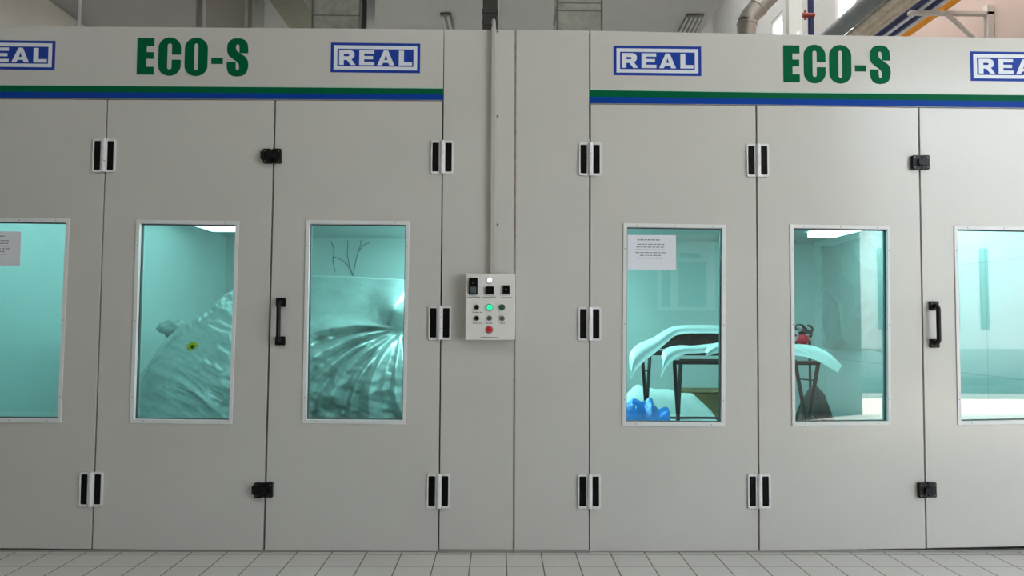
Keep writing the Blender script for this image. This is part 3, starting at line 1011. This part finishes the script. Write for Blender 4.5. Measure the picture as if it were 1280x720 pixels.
heap('dark_lump', [(994, 530), (1004, 500), (1012, 486), (1020, 483), (1029, 490), (1036, 512), (1042, 545)], 3.0, 0.22, M['lump'], 0.02, 5.0,
     'dark round-topped sack on the floor behind the front stand', 'lump')  # dark rounded shape of unknown kind

# clear film taped up over the right booth's side wall
NX, NZ = 90, 50
v = []
for i in range(NX + 1):
    y = 2.75 + 2.0 * i / NX
    for k in range(NZ + 1):
        z = 1.02 + 0.10 * noise.noise(Vector((y * 1.5, 0, 9))) + 1.26 * k / NZ
        q = Vector((y * 1.6 + z * 1.9, z * 3.0 - y * 1.1, 4.0))
        a_ = 1 - abs(noise.noise(q)) * 2.4
        b_ = 1 - abs(noise.noise(q * 2.1 + Vector((3, 3, 3)))) * 2.4
        v.append((4.046 - 0.024 * max(a_, 0) ** 4 - 0.012 * max(b_, 0) ** 4, y, z))
f = [(i * (NZ + 1) + k, (i + 1) * (NZ + 1) + k, (i + 1) * (NZ + 1) + k + 1, i * (NZ + 1) + k + 1) for i in range(NX) for k in range(NZ)]
fo = MB().add(v, f, 0, True).build('clear_film', M['clear_film'])
sd_ = fo.modifiers.new('thickness', 'SOLIDIFY')
sd_.thickness = 0.002
tag(fo, 'crumpled clear masking film hung over the side wall beside the dark sack', 'plastic film')

# --------------------------- hose tangle hung on the wall with a red fitting
c = at(1010, 418, 4.2)
hs = thing('hose_tangle', (c.x, 4.2, c.z), 'tangle of dark and pale hoses with a red fitting by the booth corner', 'hose')
rnd = random.Random(11)
for k in range(9):
    pts = []
    px, py = rnd.uniform(996, 1020), rnd.uniform(409, 424)
    r1, r2, ph = rnd.uniform(3, 8), rnd.uniform(3, 6), rnd.uniform(0, 6)
    for q in range(15):
        t = q / 14 * 1.5 * PI + ph
        pts.append(at(px + r1 * math.cos(t), py + r2 * math.sin(t), 4.2 + 0.05 * k / 7 + 0.05 * math.sin(t * 2)))
    MB().tube(pts, 0.014, 8).build('hose', M['hose_pale'] if k in (2, 5, 7) else M['hose_dark'], hs)
v, f = blob(at(1004, 425, 4.12), 0.065, 0.05, 0.055, 0.6, 3.0, 8.0)
MB().add(v, f, 0, True).build('fitting', M['red'], hs)['label'] = 'red fitting'
MB().tube([at(1012, 425, 4.2), at(1012, 425, 4.2) - Vector((0, 0, at(1012, 425, 4.2).z - 0.03))], 0.016, 8).build('stand_pole', M['hose_dark'], hs)
v, f = blob(Vector((at(1012, 425, 4.2).x, 4.2, 0.02)), 0.16, 0.16, 0.015, 0.02, 1.0, 1.0, flat=0.006)
MB().add(v, f, 0, True).build('stand_base', M['hose_dark'], hs)

# ======================================================== the hall around it
XE = at_z(890, 20, 5.0).x                               # edge of the low ceiling
XW = at(1241, 20, 2.7).x                                                # side wall of the high bay
FY = -6.2                                               # front wall, behind the camera
struct('floor', MB().box(-9, 12, FY, 0.0, -0.1, 0.0).box(-9, 12, 0.0, 12, -0.1, 0.0), M['tile'])
struct('ceiling', MB().box(-9, XE, FY, 12, 5.0, 5.2).box(XE, 12, FY, 0.5, 5.0, 5.2), M['ceiling'])
struct('ceiling_high', MB().box(XE - 0.2, XE + 0.8, 0.5, 12.2, 9.0, 9.2).box(XW - 0.8, XW + 0.2, 0.5, 12.2, 9.0, 9.2).box(XE + 0.8, XW - 0.8, 0.5, 3.0, 9.0, 9.2).box(XE + 0.8, XW - 0.8, 10.0, 12.2, 9.0, 9.2), M['hall_wall'])  # gap in the unseen roof, added to bring daylight into the high bay
struct('wall_left', MB().box(-9.2, -9, FY, 12, 0, 5), M['hall_wall'])
struct('wall_back', MB().box(-9, XW, 12, 12.2, 0, 9), M['hall_wall'])
struct('trim_fascia', MB().box(XE - 0.2, XE - 0.02, 0.5, 12, 5.2, 9).box(XE, XW, 0.3, 0.5, 5.2, 9), M['hall_wall'])
struct('wall_booth_side', MB().box(-9, -3.66, 0.0, 0.1, 0, 3.0).box(4.13, 12, 0.0, 0.1, 0, 5.0), M['hall_wall'])
# side wall with tall windows, in boxes around its openings
wins = []
for pa, pb in ((978.5, 963.5), (1070.5, 1044.5), (1252, 1195)):
    ya, yb = at_x(pa, 30, XW).y, at_x(pb, 30, XW).y
    wins.append((ya, yb))
wins = wins[:2]
wz0 = 4.6
wz1a = at_x(976, 14.5, XW).z
mb = MB()
edges = sorted(wins)
mb.box(XW, XW + 0.2, 0.5, 4.6, 0, 9, 1)
y = 4.6
zt = wz1a
for ya, yb in edges:
    mb.box(XW, XW + 0.2, y, ya, 0, 9)
    mb.box(XW, XW + 0.2, ya, yb, 0, wz0)
    mb.box(XW, XW + 0.2, ya, yb, zt, 9)
    y = yb
mb.box(XW, XW + 0.2, y, 12, 0, 9)
struct('wall_right', mb, [M['hall_wall'], M['hall_wall_pink']])
for k, (ya, yb) in enumerate(edges):
    f_ = struct('window_%d' % (k + 1), MB().box(XW + 0.02, XW + 0.09, ya, ya + 0.07, wz0, zt).box(XW + 0.02, XW + 0.09, yb - 0.07, yb, wz0, zt)
                .box(XW + 0.02, XW + 0.09, ya + 0.07, yb - 0.07, wz0, wz0 + 0.07).box(XW + 0.02, XW + 0.09, ya + 0.07, yb - 0.07, zt - 0.07, zt), M['frame'])
    MB().box(XW + 0.05, XW + 0.056, ya + 0.07, yb - 0.07, wz0 + 0.07, zt - 0.07).build('window_pane', glass('clear glass', (0.98, 0.99, 0.99)), f_)

# front wall behind the camera: a white framed window, then the open gateway
WX0, WX1, WZ0, WZ1 = 2.28, 3.14, 1.50, 2.62
mb = MB()
JX = 5.29
mb.box(-9, WX0, FY - 0.2, FY, 0, 5).box(WX0, WX1, FY - 0.2, FY, 0, WZ0).box(WX0, WX1, FY - 0.2, FY, WZ1, 5).box(WX1, JX, FY - 0.2, FY, 0, 5)
struct('wall_front', mb, M['front_wall'])
mb = MB()
for xa_, xb_ in ((WX0, 2.36), (2.47, 2.59), (3.01, WX1)):
    mb.box(xa_, xb_, FY - 0.1, FY + 0.03, WZ0, WZ1)
mb.box(WX0, WX1, FY - 0.1, FY + 0.028, WZ0, WZ0 + 0.05).box(2.47, WX1, FY - 0.1, FY + 0.028, 2.21, 2.26).box(2.47, 2.62, FY - 0.1, FY + 0.028, 2.26, WZ1).box(2.93, WX1, FY - 0.1, FY + 0.028, 2.26, WZ1).box(2.62, 2.93, FY - 0.1, FY + 0.028, 2.34, WZ1)
wf = struct('window_3', mb, M['frame'])
MB().box(WX0, WX1, FY - 0.09, FY - 0.08, WZ0, WZ1).build('window_pane', paint('painted over pane', (120, 130, 128), 0.3), wf)
struct('wall_gate_side', MB().box(12, 12.2, FY, 0.0, 0, 5), M['hall_wall'])

# the yard outside
struct('ground', MB().box(-25, 40, -45, FY, -0.12, -0.01), M['yard'])
mb = MB()
mb.box(4, 22, -10.6, -10.2, 0.82, 5.0, 0).box(4, 22, -10.6, -10.18, 0, 0.82, 1)
for xs_, ws_ in ((7.66, 0.1), (9.2, 0.12), (9.76, 0.16), (11.2, 0.16), (12.3, 0.16)):
    mb.box(xs_, xs_ + ws_, -10.2, -10.17, 1.2, 2.86, 2)
tag(mb.build('yard_building', [M['yard_wall'], M['yard_low'], M['yard_slit']]), 'white yard building with a grey base mirrored in the window beside the pull handle', 'building')
mb = MB()
mb.box(4, 22, -10.0, -9.7, -0.01, 0.28).box(4, 22, -9.7, -9.5, -0.01, 0.12)
struct('kerb', mb, M['kerb'])

# ================================================= things above the booths
# bulkhead along the ceiling
XB_ = at_z(83, 16, 4.99).x
struct('trim_bulkhead', MB().box(-7.5, XB_, 0.6, 11.5, 3.9, 4.99), M['bulk'])
# white conduit dropping from the ceiling
c = at(99, 20, 2.6)
tag(MB().tube([(c.x, 2.6, 0.005), (c.x, 2.6, 4.99)], 0.015, 10).build('conduit', M['pipe_white']), 'thin white vertical conduit beside the pale bulkhead above the booth', 'conduit')
# column
ca, cb_ = at(257, 20, 3.5), at(306, 20, 3.5)
struct('column', MB().box(ca.x, cb_.x, 3.5, 4.0, 2.44, 4.99), M['bulk'])
cc = at(310.5, 20, 4.9)
struct('trim_column', MB().box(cb_.x + 0.002, at(315, 20, 3.6).x, 3.6, 4.0, 2.44, 4.99).box(at(245, 20, 3.6).x, at(248, 20, 3.6).x, 3.6, 3.7, 2.44, 4.99), M['hall_wall'])
# beam under the ceiling running back
bx0, bx1 = at_z(345, 0, 4.7).x, at_z(390, 0, 4.7).x
struct('ceiling_beam', MB().box(bx0, bx0 + 0.35, 1.0, 11.8, 4.6, 4.99), M['beam'])


def lag_duct(pxa, pxb, Y, band, seams, label, name='exhaust_duct'):
    a_, b_ = at(pxa, 20, Y), at(pxb, 20, Y)
    d = thing(name, ((a_.x + b_.x) / 2, Y + 0.3, 2.44), label, 'duct', 'lagged exhaust ducts')
    MB().box(a_.x, b_.x, Y, Y + 0.5, 2.44, 4.985).build('casing', M['duct_lag'], d, bevel=0.012)
    w = 0.005
    mb = MB()
    for py in seams:
        z = at(pxa, py, Y).z
        mb.box(a_.x - 0.008, b_.x + 0.008, Y - 0.006, Y + 0.51, z - w, z + w)
    mb.box(a_.x - 0.010, a_.x + w, Y - 0.006, Y + 0.02, 2.44, 4.98).box(b_.x - w, b_.x + 0.010, Y - 0.006, Y + 0.02, 2.44, 4.98)
    mb.build('seam_tape', M['duct_seam'], d)
    return d, b_


d, b_ = lag_duct(391, 450, 2.4, True, (19,), 'pale lagged exhaust duct rising from the booth with the wrapped car')
e_ = at(458, 20, 2.4)
MB().box(b_.x + 0.011, e_.x, 2.42, 2.85, 2.44, 4.985).build('flange', M['dark_duct'], d)['label'] = 'dark side flange'
lag_duct(697, 752, 2.4, False, (3.5, 13), 'speckled lagged exhaust duct with taped seams rising from the booth with the bumpers')
# dark square duct over the control box
a_, b_ = at(603.5, 20, 0.35), at(622, 20, 0.35)
d = thing('drop_duct', ((a_.x + b_.x) / 2, 0.4, 2.44), 'narrow dark duct dropping to the booth roof above the control box', 'duct')
MB().box(a_.x, b_.x, 0.35, 0.47, 2.44, 4.985).build('casing', M['dark_duct'], d, bevel=0.006)
mb = MB()
for py in (14, 28):
    z = at(610, py, 0.35).z
    mb.box(a_.x - 0.004, b_.x + 0.004, 0.345, 0.475, z - 0.012, z + 0.012)
mb.build('band', M['hose_dark'], d)
MB().box(b_.x + 0.002, at(625, 20, 0.35).x, 0.36, 0.46, 2.44, 4.985).build('edge_strip', M['vent_slat'], d)


def ceiling_vent(pts, n, label):
    q = [at_z(px, py, 4.99) for px, py in pts]           # near-left, near-right, far-right, far-left
    o = thing('ceiling_vent', ((q[0] + q[2]) / 2), label, 'vent', 'louvred ceiling vents')
    lp = lambda s, t: q[0].lerp(q[1], s).lerp(q[3].lerp(q[2], s), t)
    P = [lp(0, 0), lp(1, 0), lp(1, 1), lp(0, 1)]
    MB().add([p + Vector((0, 0, dz)) for dz in (0, -0.02) for p in P], [(0, 1, 2, 3), (7, 6, 5, 4), (0, 4, 5, 1), (1, 5, 6, 2), (2, 6, 7, 3), (3, 7, 4, 0)]).build('grille_frame', M['vent'], o)
    mb = MB()
    for k in range(n):
        s0, s1 = (k + 0.12) / n, (k + 0.55) / n
        P = [lp(s0, 0.06), lp(s1, 0.06), lp(s1, 0.94), lp(s0, 0.94)]
        mb.add([p + Vector((0, 0, dz)) for dz in (-0.02, -0.03) for p in P], [(0, 1, 2, 3), (7, 6, 5, 4), (0, 4, 5, 1), (1, 5, 6, 2), (2, 6, 7, 3), (3, 7, 4, 0)])
    mb.build('slat', M['vent_slat'], o)
    return o


ceiling_vent([(550, 16), (564, 16), (569, 38), (556, 38)], 2, 'narrow ceiling vent between the lagged duct and the dark drop duct')
ceiling_vent([(858, 18), (880, 18), (868, 42), (846, 42)], 4, 'wide louvred ceiling vent near the silver duct elbow')

# silver duct with an elbow
pth = [at(933, 60, 2.9), at(933, 40, 2.9), at(934, 28, 2.9), at(938, 20, 2.9), at(946, 11, 2.9), at(956, 1, 2.9), at(975, -18, 2.9), at(1000, -42, 2.9)]
o = thing('silver_duct', (pth[0].x, 2.9, 2.44), 'round galvanised duct with an elbow standing on the booth with the bumpers', 'duct')
pv = pth[0].copy()
pv.z = 2.44
MB().tube([pv, pth[1], pth[2]], 0.095, 20).build('riser', M['galv'], o)
MB().tube([pth[2], pth[3], pth[4]], 0.099, 20).build('elbow', M['galv'], o)
MB().tube([pth[4], pth[5], pth[6], pth[7]], 0.095, 20).build('branch', M['galv'], o)
mb = MB()
for p, q in ((pth[2], pth[1]), (pth[4], pth[5])):
    mb.tube([p, p.lerp(q, 0.25)], 0.104, 20)
mb.build('joint_band', M['galv'], o)

# vertical blue pipe with a valve, and the pilaster beside it
c = at(1013.5, 20, 3.6)
o = thing('blue_pipe', (c.x, 3.6, 2.44), 'vertical dark blue pipe with a red-brown valve above the booth with the bumpers', 'pipe')
MB().tube([(c.x, 3.6, 2.44), (c.x, 3.6, 6.5)], 0.033, 12).build('riser', M['pipe_blue'], o)
zv = at(1013, 20, 3.6).z
MB().tube([(c.x - 0.10, 3.58, zv), (c.x + 0.03, 3.58, zv)], 0.026, 10).tube([(c.x - 0.07, 3.58, zv - 0.05), (c.x - 0.07, 3.58, zv + 0.05)], 0.016, 8).build('valve', M['valve'], o)
pa, pb = at(986, 20, 6.2), at(1003, 20, 6.2)
struct('pillar', MB().box(pa.x, pb.x, 6.2, 6.32, 0.0, 8.99), M['column'])

# pipe rack: pipes run back along the side wall over a bracket
YBk = 2.7


def run(px, py, Y0, Y1, r, name, mat, label, cat, group, n=14, dz=0.0):
    c_ = at(px, py, YBk)
    o_ = MB().tube([(c_.x, Y0, c_.z + dz), (c_.x, Y1, c_.z + dz)], r, n).build(name, mat)
    return tag(o_, label, cat, group)


run(1144, 9, 1.5, 11.9, 0.036, 'blue_pipe', M['pipe_blue'], 'dark blue overhead pipe on the bracket, farthest from the side wall', 'pipe', 'pipes on the wall bracket')
run(1152.5, 10, 1.5, 11.9, 0.020, 'white_strip', M['pipe_white'], 'thin white overhead strip between the two blue pipes', 'pipe', 'pipes on the wall bracket')  # white strip put in for the pale gap between the pipes
run(1161, 9, 1.5, 11.9, 0.036, 'blue_pipe', M['pipe_blue'], 'dark blue overhead pipe on the bracket, nearer the orange pipe', 'pipe', 'pipes on the wall bracket')
run(1170, 10, 1.5, 11.9, 0.020, 'white_strip', M['pipe_white'], 'thin white overhead strip beside the orange pipe', 'pipe', 'pipes on the wall bracket')  # second strip, for the pale gap beside the orange pipe
run(1182, 6.5, 1.5, 11.9, 0.050, 'orange_pipe', M['pipe_orange'], 'orange overhead pipe on the wall bracket', 'pipe', 'pipes on the wall bracket')
YBk = 3.0
for (px, py, rad, lab) in ((1107, 28, 0.034, 'slim beige lagged overhead pipe next to the blue pipes'), (1096, 28, 0.036, 'slim beige lagged overhead pipe, middle one of three'),
                           (1084.5, 27, 0.044, 'thick beige lagged overhead pipe beside the grey corrugated duct')):
    run(px, py, 0.7, 11.9, rad, 'lagged_pipe', M['lag_pipe'], lab, 'pipe', 'lagged overhead pipes')
c = at(1070, 20, YBk)
mb = MB()
mb.tube([(c.x, 0.7 + k * 0.06, c.z + 0.02) for k in range(184)], [0.085 + 0.008 * (k % 2) for k in range(184)], 16)
tag(mb.build('corrugated_duct', M['slate']), 'grey corrugated duct running back under the roof beside the lagged pipes', 'duct')
zl = at(1084.5, 27, YBk).z - 0.046
xl = at(1060, 27, YBk).x
o = thing('pipe_wall_mount', (XW, 6.5, zl - 0.4), 'pale grey wall bracket farther back under the lagged pipes', 'bracket')
MB().box(xl, XW - 0.004, 6.47, 6.53, zl - 0.05, zl).build('arm', M['bracket'], o)
MB().box(XW - 0.06, XW - 0.004, 6.47, 6.53, zl - 0.6, zl - 0.051).build('wall_plate', M['bracket'], o)
YBk = 2.7
# bracket
o = thing('pipe_wall_mount', (XW, YBk, at(1235, 46, YBk).z), 'pale grey wall bracket with a slanted brace under the blue and orange pipes', 'bracket')
q0, q1 = at(1136, 16.8, YBk), at(1240, 16.8, YBk)
zb_ = q0.z
MB().box(q0.x, XW - 0.004, YBk - 0.03, YBk + 0.03, zb_ - 0.012, zb_ + 0.022).build('arm', M['bracket'], o, bevel=0.003)
pz = at(1238, 50, YBk)
MB().box(XW - 0.075, XW - 0.004, YBk - 0.03, YBk + 0.03, zb_ - 0.75, zb_ + 0.09).build('wall_plate', M['bracket'], o, bevel=0.003)
s0, s1 = at(1183, 17, YBk), at(1222, 52, YBk)
e0 = s0 + (s1 - s0) * ((XW - 0.05 - s0.x) / (s1.x - s0.x))
MB().tube([s0, e0], 0.022, 8).build('brace', M['bracket'], o)

# ================================================================= light
w = bpy.data.worlds.new('sky')
SC.world = w
w.use_nodes = True
nt = w.node_tree
nt.nodes.clear()
ow = nt.nodes.new('ShaderNodeOutputWorld')
bg = nt.nodes.new('ShaderNodeBackground')
bg.inputs[0].default_value = (0.80, 0.90, 1.0, 1)
bg.inputs[1].default_value = 4.2
nt.links.new(bg.outputs[0], ow.inputs[0])


def area(name, loc, rot, sx, sy, power, col=(1, 1, 1)):
    d_ = bpy.data.lights.new(name, 'AREA')
    d_.shape = 'RECTANGLE'
    d_.size, d_.size_y = sx, sy
    d_.energy = power
    d_.color = col
    o_ = bpy.data.objects.new(name, d_)
    COL.objects.link(o_)
    o_.location = loc
    o_.rotation_euler = rot
    return o_


sun = bpy.data.lights.new('sun', 'SUN')
sun.energy = 14.0
sun.angle = math.radians(0.6)
sun.color = (1.0, 0.94, 0.84)
so = bpy.data.objects.new('sun', sun)
COL.objects.link(so)
sd = Vector((0.50, -0.28, 0.82)).normalized()            # towards the sun
so.rotation_euler = sd.to_track_quat('Z', 'Y').to_euler()
so.location = sd * 30

# fill lights added under the ceiling behind the camera, no lamps known there
for k, (lx, ly) in enumerate(((-5.0, -3.2), (-1.0, -3.2), (3.0, -3.2))):
    area('fill_light', (lx, ly, 4.95), (0, 0, 0), 1.2, 0.3, 15, (1.0, 0.97, 0.92))

for k, (lx, ly, pw) in enumerate(((-6.0, 5.9, 42), (-3.0, 5.9, 42), (-0.2, 5.9, 90))):  # hidden fill lights added to brighten the ceiling over the booths
    area('fill_light', (lx, ly, 4.9), (0, 0, 0), 1.2, 0.3, pw, (1.0, 0.98, 0.96))

area('fill_light', (3.2, 2.2, 8.6), (0, 0, 0), 1.2, 0.3, 125, (1.0, 0.97, 0.93))  # added fill that brightens the high bay and its side wall

vs = SC.view_settings
SC.display_settings.display_device = 'sRGB'
vs.view_transform = 'Standard'
vs.look = 'None'
vs.gamma = 1.0
vs.exposure = 0.92
vs.use_curve_mapping = False
